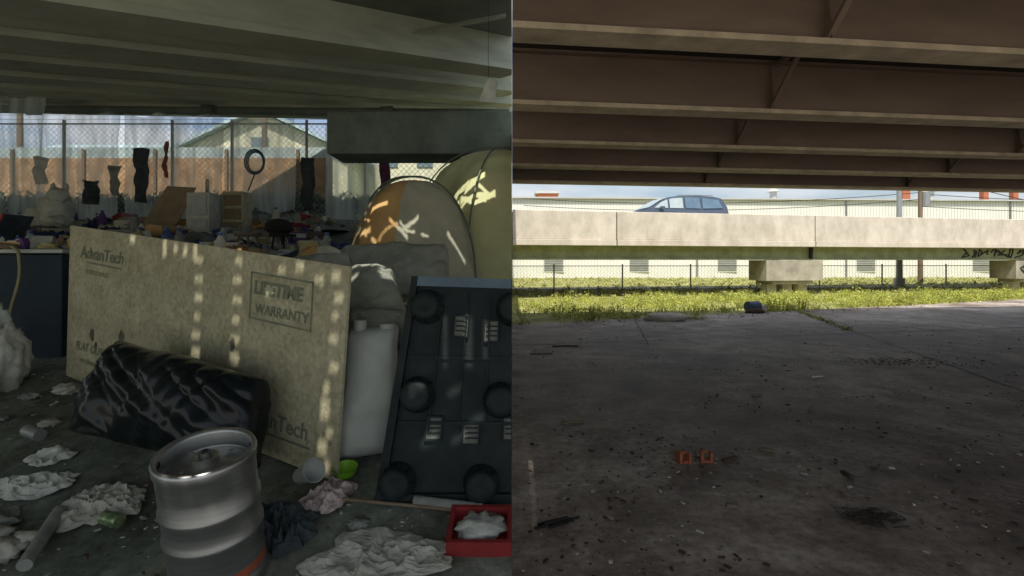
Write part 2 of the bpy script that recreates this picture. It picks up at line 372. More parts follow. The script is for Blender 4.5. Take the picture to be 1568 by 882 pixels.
# chain-link fences ---------------------------------------------------
M_wire=mat('fence_wire',(0.25,0.27,0.26),0.5,0.1,5,metal=0.5,bump=0)
def chain(name,a,b,zb,h,step,r,postx,pr=0.035,post_extra=0.1,barb=0,mw=M_wire):
    f=B(); a=Vector(a);b=Vector(b); Ld=(b-a).length; d=(b-a)/Ld
    def P(u,z): q=a+d*u; return Vector((q.x,q.y,zb+z))
    k=-h
    while k<Ld:
        for sgn in(1,-1):
            u0,z0,u1,z1=(k,0,k+h,h) if sgn>0 else (k+h,0,k,h)
            def cl(u0,z0,u1,z1):
                if u0>u1: u0,z0,u1,z1=u1,z1,u0,z0
                if u1<=0 or u0>=Ld: return None
                sl=(z1-z0)/(u1-u0)
                if u0<0: z0-=sl*u0; u0=0
                if u1>Ld: z1-=sl*(u1-Ld); u1=Ld
                return u0,z0,u1,z1
            c=cl(u0,z0,u1,z1)
            if c and c[2]-c[0]>1e-3: f.cyl(P(c[0],c[1]),P(c[2],c[3]),r,mw,n=3,caps=False,smooth=False)
        k+=step
    for u in postx: f.cyl(P(u,-0.1),P(u,h+post_extra),pr,M_steel,n=8)
    f.cyl(P(0,h),P(Ld,h),0.02,M_steel,n=6)
    for i in range(barb): f.cyl(P(0,h+0.12*(i+1)),P(Ld,h+0.12*(i+1)),0.006,mw,n=3)
    return f.obj(name)
chain('chain_link_fence',(0.02,27.2,0),(40,31.6,0),0,1.35,0.2,0.004,[2.2,5.9,9.7,13.5,17.2,21,25,29,33,37],0.04)

def weeds(name,pts,hmin,hmax,leaf,per,mat_):
    V=[];F=[]
    for (x,y,z,s) in pts:
        h=random.uniform(hmin,hmax)*s
        for k in range(per):
            a=random.uniform(0,6.283); rr=random.random()**0.5*0.16*s+0.01; t=random.random()
            cx=x+math.cos(a)*rr; cy=y+math.sin(a)*rr; cz=z+t*h
            l=leaf*random.uniform(0.6,1.4)*s; 
            u=Vector((random.uniform(-1,1),random.uniform(-1,1),random.uniform(-0.4,0.9))).normalized()*l
            w=u.orthogonal().normalized(); w.rotate(Matrix.Rotation(random.uniform(0,6.28),3,u.normalized())); w*=l*0.45
            c=Vector((cx,cy,cz)); o=len(V)
            V+= [c-u*0.5,c+w*0.5,c+u*0.6,c-w*0.5]; F.append((o,o+1,o+2,o+3))
        for k in range(3):
            o=len(V); a=random.uniform(0,6.283); dx=math.cos(a)*0.012;dy=math.sin(a)*0.012
            tx=x+random.uniform(-.12,.12);ty=y+random.uniform(-.12,.12)
            V+=[Vector((x-dx,y-dy,z)),Vector((x+dx,y+dy,z)),Vector((tx,ty,z+h*1.25))]; F.append((o,o+1,o+2))
    me=bpy.data.meshes.new(name); me.from_pydata([tuple(v) for v in V],[],F); me.materials.append(mat_)
    o=bpy.data.objects.new(name,me); scene.collection.objects.link(o)
pts=[]
for i in range(5800):
    x=random.uniform(0.15,34); yy=13.1+0.41*x+random.random()**1.3*max(1.5,(8.5-0.22*x))
    dens=noise.noise(Vector((x*0.6,yy*0.6,2)))+.5*noise.noise(Vector((x*2,yy*2,2)))
    if dens<-0.22: continue
    pts.append((x,yy,-0.02,random.uniform(0.6,1.1)+dens*0.8))
weeds('weeds',pts,0.09,0.34,0.06,14,M_leaf)
pts=[]
for i in range(70):
    t=random.random(); x=9.2-1.4*t+random.uniform(-.1,.1); y=17.1-5.1*t+random.uniform(-.15,.15)
    pts.append((x,y,0,random.uniform(.2,.45)))
for i in range(25): pts.append((4.7+random.uniform(-.5,.7),14.4+random.uniform(-.2,.3),0,random.uniform(.3,.6)))
weeds('crack_weeds',pts,0.1,0.25,0.1,10,M_leaf)
M_mead=mat('meadow_grass',(0.24,0.28,0.06),0.8,0.3,0.8,c2=(0.5,0.48,0.18),bump=0)
pts=[]
for i in range(3200):
    x=random.uniform(0.15,60); y=random.uniform(22+0.1*x,48)
    if abs(y-(31+0.08*x))<1.3: continue
    pts.append((x,y,-0.02,random.uniform(0.7,1.2)))
weeds('meadow_grass',pts,0.06,0.25,0.12,9,M_mead)
r=B(); M_path=mat('pale_gravel',(0.42,0.4,0.33),0.95,0.2,3)
r.add([(0.02,30,-0.012),(90,37.2,-0.012),(90,39.4,-0.012),(0.02,32,-0.012)],[(0,1,2,3)],M_path); r.obj('service_road')

# right floor litter ----------------------------------------------------
M_dirt=mat('dirt_clods',(0.07,0.048,0.035),0.95,0.4,20)
M_pale=mat('pale_chips',(0.55,0.5,0.42),0.8,0.3,20)
d=B()
def chip(d,x,y,z,s,m):
    M=Matrix.Rotation(random.uniform(0,6.28),4,'Z')@Matrix.Rotation(random.uniform(-.3,.3),4,'X')
    a,b_,c=s*random.uniform(.6,1.6),s*random.uniform(.3,.8),s*random.uniform(.15,.5)
    vs=[M@Vector((random.uniform(.7,1)*sx*a/2,random.uniform(.7,1)*sy*b_/2,random.uniform(.6,1)*sz*c/2))+Vector((x,y,z+c*.4)) for sx in(-1,1) for sy in(-1,1) for sz in(-1,1)]
    d.add(vs,[(0,1,3,2),(4,6,7,5),(0,4,5,1),(2,3,7,6),(0,2,6,4),(1,5,7,3)],m)
for i in range(4200):
    y=2.2+random.random()**1.5*12; x=random.uniform(0.03,1.05*y+0.3)
    dn=noise.noise(Vector((x*0.9,y*0.9,5)))
    if dn<random.uniform(-.25,.5): continue
    chip(d,x,y,0,random.choice([.008,.012,.018,.03])*random.uniform(.7,1.3),random.choice([M_dirt,M_dirt,M_dirt,M_pale,M_wood]))
for i in range(260):
    chip(d,6.3+random.gauss(0,.5),8.3+random.gauss(0,.17),0,random.uniform(.012,.035),random.choice([M_dirt,M_wood,M_wood]))
for i in range(150):
    chip(d,1.45+random.gauss(0,.32),4.35+random.gauss(0,.35),0,random.uniform(.01,.03),random.choice([M_dirt,M_dirt,M_wood,M_pale]))
for i in range(170):
    x=random.uniform(1,15); chip(d,x,12.6+.41*x+random.gauss(0,.25),0,random.uniform(.02,.06),random.choice([M_dirt,M_pale,M_dirt]))
d.obj('debris')
st=B()
for (x,y,l,a) in [(0.6,5.16,.22,.1),(2.15,4.4,.10,-.5),(1.43,3.4,.07,-.1),(2.5,3.9,.1,1.6),(1.75,4.2,.16,.5),(4.2,7.2,.2,.3),(3.2,5.6,.15,.9),(.5,9,.4,.1),(1.0,9.8,.5,.05),(6,9.9,.3,-.2),(2.9,6.2,.12,.3)]:
    st.box((x,y,.012),(l,.03,.02),random.choice([M_wood,M_wood,M_pale,M_dirt]),Matrix.Rotation(a,4,'Z'))
st.obj('wood_scraps')
for (x,y,a) in [(1.36,4.15,0.3),(1.55,4.17,-.2)]:
    b=B(); Mz=Matrix.Rotation(a,4,'Z')
    b.box((x-.036,y,.045),(.022,.075,.09),M_brick,Mz); b.box((x+.036,y,.04),(.022,.075,.08),M_brick,Mz); b.box((x,y,.012),(.05,.075,.02),M_brick,Mz); b.box((x,y+.02,.075),(.05,.03,.02),M_brick,Mz); b.obj('broken_brick',bevel=.004)
b=B()
for k in range(7):
    a=.35+random.uniform(-.12,.12); o_=random.uniform(-.025,.025)
    b.box((.27+random.uniform(-.03,.03)-o_*.35,3.16+o_,.012+k*.004),(random.uniform(.12,.28),random.uniform(.008,.02),.012),M_dark,Matrix.Rotation(a,4,'Z'))
b.obj('charred_board')
b=B(); M_tang=mat('burnt_wire',(.05,.038,.03),.9,.3,10)
for i in range(80):
    a=random.uniform(0,6.28); r0=random.uniform(.02,.16); c=Vector((2.22+math.cos(a)*r0,3.25+math.sin(a)*r0*.7,.008))
    b.tube([c+Vector((random.uniform(-.07,.07),random.uniform(-.05,.05),random.uniform(0,.012))) for k in range(3)],.003,M_tang,n=4)
b.obj('burnt_wire_tangle')
b=B(); b.blob((4.15,14.25,.06),(.55,.4,.13),M_barrier,.2,2,1); b.blob((4.6,14.6,.05),(.3,.3,.1),M_barrier,.2,2,4); b.obj('concrete_rubble')
b=B(); M_tire=mat('faded_blue_tin',(.06,.10,.16),.5,.4,6); b.cyl((7.35,16.3,.18),(7.75,16.45,.18),.17,M_tire,n=16); b.box((7.85,16.4,.12),(.22,.2,.22),M_pale,Matrix.Rotation(.4,4,'Z')); b.blob((7.5,16.1,.05),(.3,.15,.1),M_dirt); b.obj('paint_bucket',bevel=.01)

# =========================================================== LEFT: OVERPASS
lo=B()
def dz(y): return 4.0+SLOPE*y
def yend(x): return 23+0.284*x
for i in range(8):
    x6=-1.5-3.9*i
    ya=-3.0; yb_=6+(0.0-x6)/1.145
    yb2=(23+0.284*(x6-1.145*6))/(1-0.284*1.145)
    yb=min(yb_,yb2)
    if i==0: continue
    xa=x6+1.145*(ya-6); xb=x6+1.145*(yb-6)
    nx,nyy=0.753*0.22,-0.658*0.22
    q=[(xa-nx,ya-nyy,dz(ya-nyy)-.6),(xa+nx,ya+nyy,dz(ya+nyy)-.6),(xb+nx,yb+nyy,dz(yb+nyy)-.6),(xb-nx,yb-nyy,dz(yb-nyy)-.6)]
    lo.slab(q,(0,0,.595),M_beam_l)
    q=[(xa-nx*1.5,ya-nyy*1.5,dz(ya)-.72),(xa+nx*1.5,ya+nyy*1.5,dz(ya)-.72),(xb+nx*1.5,yb+nyy*1.5,dz(yb)-.72),(xb-nx*1.5,yb-nyy*1.5,dz(yb)-.72)]
    lo.slab(q,(0,0,.118),M_beam_l)
for (x,y) in [(-6.5,8.2),(-4.5,11),(-11,10),(-2.4,9.2)]:
    lo.slab([(x,y,dz(y)-.35),(x+2.3,y-.9,dz(y)-.35),(x+2.3,y-.8,dz(y)-.25),(x,y+.1,dz(y)-.25)],(0,.06,.0),M_beam_l)
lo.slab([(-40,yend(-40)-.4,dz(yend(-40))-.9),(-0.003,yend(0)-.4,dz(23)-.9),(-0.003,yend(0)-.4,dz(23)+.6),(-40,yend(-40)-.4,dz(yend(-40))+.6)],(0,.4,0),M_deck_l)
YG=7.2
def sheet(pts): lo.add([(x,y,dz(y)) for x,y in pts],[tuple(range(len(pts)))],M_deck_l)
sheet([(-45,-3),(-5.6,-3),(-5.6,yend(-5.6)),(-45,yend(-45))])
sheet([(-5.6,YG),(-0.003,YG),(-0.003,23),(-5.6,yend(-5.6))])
sheet([(-5.6,-3),(-0.003,-3),(-0.003,-1),(-5.6,-1)])
# unseen slots added to the deck to cast sun spots, skewed to their targets (k = skew)
targets=[]
BL=Vector((-3.67,4.3,.66));BR=Vector((-.975,2.89,.378));TL=Vector((-3.72,4.4,1.9025))
TR=BR+(BR-BL).normalized()*.13+(TL-BL)*.97
def bp(u,v): return (BL*(1-u)+BR*u)*(1-v)+(TL*(1-u)+TR*u)*v
KB=(BR.y-BL.y)/(BR.x-BL.x)
def tb(u,v,a,b): targets.append((bp(u,v),a,b,KB))
for v in(.90,.80,.70,.59,.49,.39): tb(.563,v,.036,.011)
for v in(.93,.83,.73,.62,.52,.42): tb(.693,v,.036,.011)
for u,h_ in((.43,.035),(.475,.014),(.51,.022),(.545,.03)): tb(u,.94,.02,h_)
for u,v in((.82,.92),(.87,.95),(.92,.9),(.79,.8),(.3,.97)): tb(u,v,.028,.012)
for v,h in((.93,.015),(.83,.011),(.74,.011),(.64,.012),(.5,.012),(.4,.012),(.31,.03),(.2,.014),(.12,.02),(.04,.011)): tb(.965+random.uniform(-.012,.012),v,.026,h)
for x,w_,h_ in((-.39,.014,.09),(-.256,.02,.09),(-.167,.012,.07)): targets.append((Vector((x,2.85,1.22)),w_,h_,0))
for x,z in((-.5,.8),(-.3,.62),(-.2,.75),(-.45,.6),(-.33,.95)): targets.append((Vector((x,2.8,z)),.04,.012,.3))
for x in(-1.31,-1.24,-1.17): targets.append((Vector((x,2.02,.68)),.013,.03,0))
random.seed(11)
for k in range(17):
    x0=random.uniform(-2.2,-.6); z0=random.uniform(1.7,2.6)
    targets.append((Vector((x0,6.6,z0)),random.uniform(.03,.11),random.uniform(.012,.035),random.choice([-1,1])*random.uniform(.2,1.2)))
for k in range(14): targets.append((Vector((random.uniform(-1.2,-.4),7.9,random.uniform(2.4,3.3))),random.uniform(.06,.2),random.uniform(.03,.08),random.uniform(-1,1)))
for k in range(10): targets.append((Vector((random.uniform(-1.6,-.8),3.7,random.uniform(1.3,1.6))),.04,.015,.4))
for k in range(16): targets.append((Vector((random.uniform(-4.5,-2.0),6.1,random.uniform(1.6,2.0))),.05,.02,.3))
holes=[]
for P,a,b,kk in targets:
    t=(4+SLOPE*P.y-P.z)/(SUN.z-SLOPE*SUN.y); q=P+SUN*t; holes.append((q.x,min(q.y,6.9),a,b,kk))
cs=.02; csy=.01; nx=int(5.597/cs); ny_=int((YG+1)/csy+.5)
keep=np.ones((nx,ny_),bool)
cx=-5.6+cs*(np.arange(nx)+.5); cy=-1+csy*(np.arange(ny_)+.5)
GX,GY=np.meshgrid(cx,cy,indexing='ij')
for hx,hy,a,b,kk in holes: keep&=~((abs(GX-hx)<max(a,.012))&(abs(GY-hy-kk*(GX-hx))<b))
idx={};V_=[];fs=[]
def vid(i,j):
    k_=(i,j)
    if k_ not in idx: idx[k_]=len(V_); V_.append((-5.6+i*5.597/nx,-1+csy*j,dz(-1+csy*j)))
    return idx[k_]
for i in range(nx):
    j=0
    while j<ny_:
        if not keep[i,j]: j+=1; continue
        k=j
        while k<ny_ and keep[i,k]: k+=1
        fs.append((vid(i,j),vid(i+1,j),vid(i+1,k),vid(i,k))); j=k
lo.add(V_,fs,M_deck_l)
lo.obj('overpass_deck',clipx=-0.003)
pc=B(); M_cap=mat('pier_cap_green_grey',(.15,.18,.14),.9,.35,1.2,bump=.3)
pc.box((-2.13,12.6,4.56),(4.26,1.2,.98),M_cap); pc.box((-.62,12.7,3.05),(1.2,.9,2.1),M_cap); pc.obj('bridge_pier',bevel=.03)
pc=B(); pc.cyl((-17,16.3,6.35),(-.1,16.9,6.4),.12,M_cap)
for x in(-15,-9.6,-4): pc.cyl((x-.2,16.3+.035*(x+17),6.37),(x+.2,16.3+.035*(x+17),6.38),.19,M_cap)
pc.obj('drain_pipe')

# left fence + hung clothes ------------------------------------------------
M_wireL=mat('fence_wire_dull',(.34,.38,.36),.6,.1,5,metal=.2,bump=0)
chain('chain_link_fence',(-17,14,0),(-.02,14,0),2.58,2.7,.15,.005,[2.1,5.0,7.9,9.5,11.5,13.6,16.2],.04,.1,2,M_wireL)
def hang(name,x,z1,w,h,m,seed,y=13.55):
    b=B(); b.pillow([(x-w/2,y,z1),(x+w/2,y,z1),(x+w*.4,y-.02,z1-h),(x-w*.35,y-.02,z1-h)],.08,m,n=16,amp=.07,fr=4,seed=seed,crease=.04); b.obj(name)
hang('hanging_jacket',-9.6,4.5,.42,1.4,M_dkcloth,1)
hang('hanging_trousers',-5.3,4.3,.36,1.4,M_dkcloth,2)
hang('hanging_towel',-12.2,4.3,.35,.7,M_cloth_w,3)
hang('hanging_bag',-10.9,3.7,.5,.6,M_dkcloth,4)
hang('hanging_shirt',-8.95,4.7,.12,.9,M_rust,5)
hang('hanging_cloth',-3.3,4.3,.3,1.1,mat('purple_cloth',(.10,.03,.08),.9),6)
hang('hanging_towel',-10.3,4.1,.3,.8,M_cloth_g,7)
hang('hanging_towel',-7.9,3.7,.12,.5,M_cloth_w,8)
M_film=mat('clear_plastic_film',(.62,.72,.70),.35,.1,2,bump=.8,bscale=2,clear=.5,stretch=(4,4,.5))
nt=M_film.node_tree; mxs=[n_ for n_ in nt.nodes if n_.type=='MIX_SHADER'][0]
nn_=nt.nodes.new('ShaderNodeTexNoise'); mp_=[n_ for n_ in nt.nodes if n_.type=='MAPPING'][0]; nn_.inputs['Scale'].default_value=1.0; nn_.inputs['Detail'].default_value=4
nt.links.new(mp_.outputs[0],nn_.inputs['Vector']); mr_=nt.nodes.new('ShaderNodeMapRange'); mr_.inputs['From Min'].default_value=.35; mr_.inputs['From Max'].default_value=.65; mr_.inputs['To Min'].default_value=.3; mr_.inputs['To Max'].default_value=.78
nt.links.new(nn_.outputs['Fac'],mr_.inputs['Value']); nt.links.new(mr_.outputs[0],mxs.inputs[0])
trl=nt.nodes.new('ShaderNodeBsdfTranslucent'); trl.inputs['Color'].default_value=(.7,.8,.78,1); mx5=nt.nodes.new('ShaderNodeMixShader'); mx5.inputs[0].default_value=.6
pbf=[n_ for n_ in nt.nodes if n_.type=='BSDF_PRINCIPLED'][0]; nt.links.new(pbf.outputs[0],mx5.inputs[1]); nt.links.new(trl.outputs[0],mx5.inputs[2]); nt.links.new(mx5.outputs[0],mxs.inputs[1])
def film(x0,x1,z0,z1,seed,y=13.72):
    b=B(); vs=[];n=60;m_=14
    for i in range(n+1):
        for j in range(m_+1):
            x=x0+(x1-x0)*i/n; z=z0+(z1-z0)*j/m_
            vs.append((x,y+.12*noise.noise(Vector((x*3,z*.4,seed)))+.05*math.sin(x*11+noise.noise(Vector((x,z,seed)))*3),z+.12*noise.noise(Vector((x*2,0,seed)))))
    b.add(vs,[(i*(m_+1)+j,(i+1)*(m_+1)+j,(i+1)*(m_+1)+j+1,i*(m_+1)+j+1) for i in range(n) for j in range(m_)],M_film,True); b.obj('plastic_sheeting')
film(-15.5,-12.3,2.7,5.9,1); film(-12.6,-10.4,2.7,5.5,12,13.85); film(-10.2,-7.6,2.7,5.45,4); film(-7.4,-5.7,2.9,5.3,9); film(-4.9,-3.2,2.7,5.2,8)
b=B(); M_hose=mat('blue_hose',(.03,.09,.15),.5,.2,6)
for k in range(3):
    b.tube([(-6.6+(.2+.03*k)*math.cos(t*.4),13.45-.03*k,4.15+(.26+.03*k)*math.sin(t*.4)) for t in range(17)],.018,M_hose)
b.tube([(-6.6,13.45,3.9),(-6.8,13.45,3.4)],.018,M_hose); b.obj('garden_hose')
w=B(); M_or=mat('orange_brown_wall',(.34,.19,.09),.9,.3,2,c2=(.42,.28,.16)); 
w.slab([(-34,22,4.15),(-7.6,22,4.15),(-7.6,22,5.95),(-34,22,5.95)],(0,.15,0),M_or)
M_teal=mat('pale_screen',(.42,.52,.52),.8,.2,2)
w.slab([(-34,22.02,5.951),(-7.6,22.02,5.951),(-7.6,22.02,6.4),(-34,22.02,6.4)],(0,.1,0),M_teal)
for x in range(-33,-7,3): w.box((x,21.95,5.2),(.12,.08,2.2),M_wood)
w.obj('timber_fence')
hd=[]
random.seed(5)
for i in range(1300): hd.append((random.uniform(-24,-.3),random.uniform(16.5,21.5),0,random.uniform(.8,1.6)))
hd=[(x,y,gz(y)-.05,s_) for x,y,z,s_ in hd]
M_hedge=mat('dark_shrub_leaves',(.08,.11,.07),.7,.4,2,bump=0)
weeds('shrubs',hd,.15,.33,.12,12,M_hedge)
h=B(); M_wall=mat('cream_wall',(.62,.62,.44),.85,.12,1); M_blueroof=mat('blue_grey_roof',(.38,.5,.52),.6,.15,2); M_sh=mat('window_dark',(.16,.22,.24),.3,.2,2)
h.slab([(-17.5,27,4.2),(-8.5,27,4.2),(-8.5,27,7.2),(-17.5,27,7.2)],(0,9,0),M_wall)
h.add([(-17.5,27,7.2),(-8.5,27,7.2),(-13,27,9.3)],[(0,1,2)],M_wall)
h.slab([(-18.1,26.6,6.95),(-13,26.6,9.35),(-13,36.2,9.35),(-18.1,36.2,6.95)],(0,0,.18),M_blueroof)
h.slab([(-13,26.6,9.35),(-7.9,26.6,6.95),(-7.9,36.2,6.95),(-13,36.2,9.35)],(0,0,.18),M_blueroof)
for x in(-15.2,-13,-10.8): h.box((x,26.97,7.6 if x==-13 else 6.7),(.9,.06,.8),M_sh); h.box((x,26.94,7.15 if x==-13 else 6.25),(1.1,.1,.08),M_teal)
h.slab([(-28,29,4.2),(-17.6,29,4.2),(-17.6,29,7.3),(-28,29,7.3)],(0,7,0),M_teal)
h.slab([(-28.3,28.6,7.2),(-17.6,28.6,7.2),(-17.6,32.5,8.7),(-28.3,32.5,8.7)],(0,0,.15),M_blueroof)
h.slab([(-8.4,30,4.2),(-.3,30,4.2),(-.3,30,9.6),(-8.4,30,9.6)],(0,7,0),M_wall)
for x in(-7,-5,-3): h.box((x,29.97,7.4),(.9,.06,.8),M_sh)
h.obj('gabled_house')
for (x,y) in((-11.6,24.5),(-22.6,24)):
    b=B(); b.cyl((x,y,4.2),(x,y,10.5),.12,M_wood); b.box((x,y,10),(1.6,.1,.12),M_wood); b.obj('utility_pole')

# =========================================================== LEFT: OBJECTS
M_ply=mat('osb_board',(.37,.345,.22),.8,.14,5,c2=(.41,.385,.26),bump=.25,bscale=60)
nt=M_ply.node_tree
for nd in nt.nodes:
    if nd.type=='BSDF_PRINCIPLED': pb=nd
    if nd.type=='VALTORGB': rampn=nd
vo=nt.nodes.new('ShaderNodeTexVoronoi'); vo.inputs['Scale'].default_value=38; tcn=[n_ for n_ in nt.nodes if n_.type=='TEX_COORD'][0]; nt.links.new(tcn.outputs['Object'],vo.inputs['Vector'])
bw_=nt.nodes.new('ShaderNodeRGBToBW'); nt.links.new(vo.outputs['Color'],bw_.inputs[0])
mxn=nt.nodes.new('ShaderNodeMix'); mxn.data_type='RGBA'; mxn.blend_type='OVERLAY'; mxn.inputs[0].default_value=.22
nt.links.new(rampn.outputs['Color'],mxn.inputs[6]); nt.links.new(bw_.outputs[0],mxn.inputs[7])
nt.links.new(mxn.outputs[2],pb.inputs['Base Color'])
N=((BR-BL).cross(TL-BL)).normalized()
ply=B(); ply.slab([BL,BR,TR,TL],-N*.019,M_ply)
M_stain=mat('dark_stain',(.10,.09,.07),.9,.5,20)
M_ink=mat('faded_green_ink',(.17,.19,.13),.85,.25,14,bump=0)
plyo=ply.obj('plywood_sheet')
def inblot(u,v,r,m,seed):
    b=B(); c=bp(u,v)+N*.002; U=(BR-BL).normalized(); W=(TL-BL).normalized(); pts=[c]
    for k in range(22):
        a=k/22*6.283; rr=r*(1+.5*noise.noise(Vector((math.cos(a)*1.5,math.sin(a)*1.5,seed)))); pts.append(c+U*rr*.7*math.cos(a)+W*rr*math.sin(a))
    b.add(pts,[(0,k+1,(k+1)%22+1) for k in range(22)],m); b.obj('stain',parent=plyo)
for u,v,r in((.13,.32,.05),(.27,.36,.05),(.69,.5,.04),(.15,.26,.03),(.28,.3,.03)): inblot(u,v,r,M_stain,u*9)
def text(s_,u,v,size,bold=0.0,sx=1):
    c=bpy.data.curves.new('printed_text','FONT'); c.body=s_; c.size=size; c.offset=bold; c.align_x='LEFT'
    o=bpy.data.objects.new('printed_text',c); scene.collection.objects.link(o)
    U=(BR-BL).normalized(); W=N.cross(U)
    p=bp(u,v)+N*.004
    Mx=Matrix(((U.x*sx,W.x,N.x,p.x),(U.y*sx,W.y,N.y,p.y),(U.z*sx,W.z,N.z,p.z),(0,0,0,1)))
    c.materials.append(M_ink); o.parent=plyo; o.matrix_world=Mx
text('AdvanTech',.06,.80,.13,.003,1.1)
text('SUBFLOORING',.09,.70,.05)
text('LIFETIME',.748,.79,.115,.004,1.0)
text('WARRANTY',.755,.69,.085,.002,1.0)
text('FLAT OUT BEST',.05,.2,.09,.002,1.0)
text('WATERPROOF FLOORING',.07,.12,.05,0,1.0)
text('AdvanTech',.73,.14,.13,.003,1.0)
fr=B()
for (u0,v0,u1,v1) in((.738,.89,.915,.90),(.738,.655,.915,.665),(.738,.655,.742,.90),(.911,.655,.915,.90),(.09,.77,.26,.78),(.76,.10,.93,.112)):
    fr.add([bp(u0,v0)+N*.003,bp(u1,v0)+N*.003,bp(u1,v1)+N*.003,bp(u0,v1)+N*.003],[(0,1,2,3)],M_ink)
fr.obj('printed_frame',parent=plyo)

# black rubbish bag: few long folds radiating from the knot
b=B(); q=[(-2.56,3.45,1.06),(-1.40,3.0,.92),(-1.40,2.85,.46),(-2.70,3.25,.52)]
b.pillow(q,.46,M_bag,n=110,amp=.03,fr=2.6,seed=3,edge=.3,crease=.035,cfr=2.2); b.obj('rubbish_bag')

# keg
M_ss=mat('brushed_steel',(.42,.43,.42),.38,.15,3,metal=.9,bump=.05,bscale=80,stretch=(1,1,20))
M_rub2=mat('red_band',(.33,.09,.04),.6,.3,8)
k=B(); KM=Matrix.Translation((-1.255,2.25,.25))@TILT
k.lathe([(.0,.545),(.03,.545),(.035,.565),(.05,.565),(.055,.54),(.10,.535),(.145,.52),(.162,.50),(.168,.52),(.168,.575),(.175,.59),(.186,.59),(.192,.575),(.190,.545),(.183,.53),(.183,.47),(.178,.455),(.183,.44),(.183,.385),(.190,.375),(.190,.36),(.183,.35),(.183,.26),(.190,.25),(.190,.235),(.183,.225),(.183,.11)],M_ss,KM)
k.lathe([(.183,.11),(.184,.07)],M_rub2,KM)
k.lathe([(.184,.07),(.183,.06),(.190,.05),(.190,.0),(.0,.0)],M_ss,KM)
k.cyl(KM@Vector((0,0,.55)),KM@Vector((0,0,.585)),.022,M_ss); k.cyl(KM@Vector((0,0,.586)),KM@Vector((0,0,.59)),.012,M_dark)
for a in(.9,2.6,4.2): 
    c=KM@Vector((.1*math.cos(a),.1*math.sin(a),.545)); k.blob(c,(.012,.012,.004),M_ss,.1)
for a in(0.5,3.6):
    for dd in(-.16,0,.16):
        c0=KM@Vector((.166*math.cos(a+dd),.166*math.sin(a+dd),.553)); c1=KM@Vector((.194*math.cos(a+dd),.194*math.sin(a+dd),.553)); k.cyl(c0,c1,.013,M_dark,n=10)
k.obj('beer_keg')

# black bed base with feet
c=B(); Q=[Vector((-.71,2.72,.344)),Vector((.05,2.72,.344)),Vector((.05,2.95,1.49)),Vector((-.56,2.95,1.51))]
NN=((Q[1]-Q[0]).cross(Q[3]-Q[0])).normalized()
def qp(u,v,h=0): return (Q[0]*(1-u)+Q[1]*u)*(1-v)+(Q[3]*(1-u)+Q[2]*u)*v+NN*h
def qslab(u0,v0,u1,v1,h0,h1,m): 
    c.slab([qp(u0,v0,h0),qp(u1,v0,h0),qp(u1,v1,h0),qp(u0,v1,h0)],NN*(h1-h0),m)
M_slate=mat('slate_blue_edge',(.08,.13,.17),.5,.3,4)
qslab(0,0,1,1,-.05,0,M_black)
qslab(0,0,.06,1,.001,.035,M_black); qslab(.061,.955,1,1,.001,.04,M_slate); qslab(.061,0,1,.04,.001,.035,M_black)
for u in(.3,.52,.72): qslab(u,.3,u+.012,.93,.001,.014,M_black)
for v in(.33,.62): qslab(.07,v,.95,v+.015,.001,.016,M_black)
M_hole=mat('pale_slot',(.14,.15,.13),.9,.3,9)
for (u,v) in((.42,.72),(.68,.70),(.28,.26),(.56,.24),(.86,.26)):
    qslab(u,v,u+.13,v+.008,.001,.02,M_black);qslab(u,v+.1,u+.13,v+.108,.001,.02,M_black);qslab(u,v+.008,u+.009,v+.1,.001,.02,M_black);qslab(u+.121,v+.008,u+.13,v+.1,.001,.02,M_black)
    qslab(u+.009,v+.008,u+.121,v+.1,.001,.004,M_hole)
    for kk in range(3): qslab(u+.02,v+.03+kk*.022,u+.115,v+.036+kk*.022,.0045,.012,M_black)
for (u,v) in((.17,.86),(.93,.86),(.19,.46),(.84,.44),(.13,.09),(.72,.08)):
    o=qp(u,v); Mx=Matrix.Translation(o)@NN.to_track_quat('Z','Y').to_matrix().to_4x4()
    c.lathe([(.098,0),(.094,.03),(.086,.035),(.078,.10),(.066,.115),(.03,.11),(.0,.105)],M_black,Mx,n=20)
    for a in range(8):
        t=a*math.pi/4; c.cyl(o+(Mx.to_3x3()@Vector((.088*math.cos(t),.088*math.sin(t),.0))),o+(Mx.to_3x3()@Vector((.074*math.cos(t),.074*math.sin(t),.1))),.007,M_black,n=6)
c.obj('plastic_bed_base',clipx=-0.004)

b=B(); M_tub=mat('milky_plastic',(.42,.46,.42),.5,.12,4,bump=.1)
b.pillow([(-.99,3.22,1.18),(-.69,3.24,1.21),(-.73,3.12,.46),(-1.03,3.08,.42)],.24,M_tub,n=22,amp=.02,fr=4,seed=2,edge=.18,crease=.012)
b.cyl((-.93,3.2,1.16),(-.93,3.2,1.24),.04,M_tub); b.cyl((-.76,3.2,1.18),(-.76,3.2,1.22),.05,M_tub); b.obj('plastic_water_jug')
M_cush=mat('grey_upholstery',(.28,.30,.25),.95,.2,4,bump=.5,bscale=60)
for (q,t,sd) in (([(-1.75,4.1,1.60),(-1.2,3.9,1.66),(-1.15,3.7,1.25),(-1.7,3.9,1.15)],.25,1),([(-1.22,3.8,1.56),(-.86,3.8,1.54),(-.72,3.6,1.16),(-1.14,3.6,1.17)],.26,5),([(-1.08,3.5,1.28),(-.66,3.5,1.26),(-.60,3.4,1.06),(-1.05,3.4,1.04)],.2,8),([(-1.5,4.5,1.70),(-.6,4.7,1.70),(-.5,4.3,1.35),(-1.3,4.2,1.3)],.3,9)):
    b=B(); b.pillow(q,t,M_cush,n=26,amp=.03,fr=4,seed=sd,edge=.25,crease=.03); b.obj('sofa_cushion')
b=B(); M_navy=mat('navy_laminate',(.018,.032,.045),.6,.2,4,spec=.2); M_top=mat('pale_top',(.4,.43,.4),.6,.2,5)
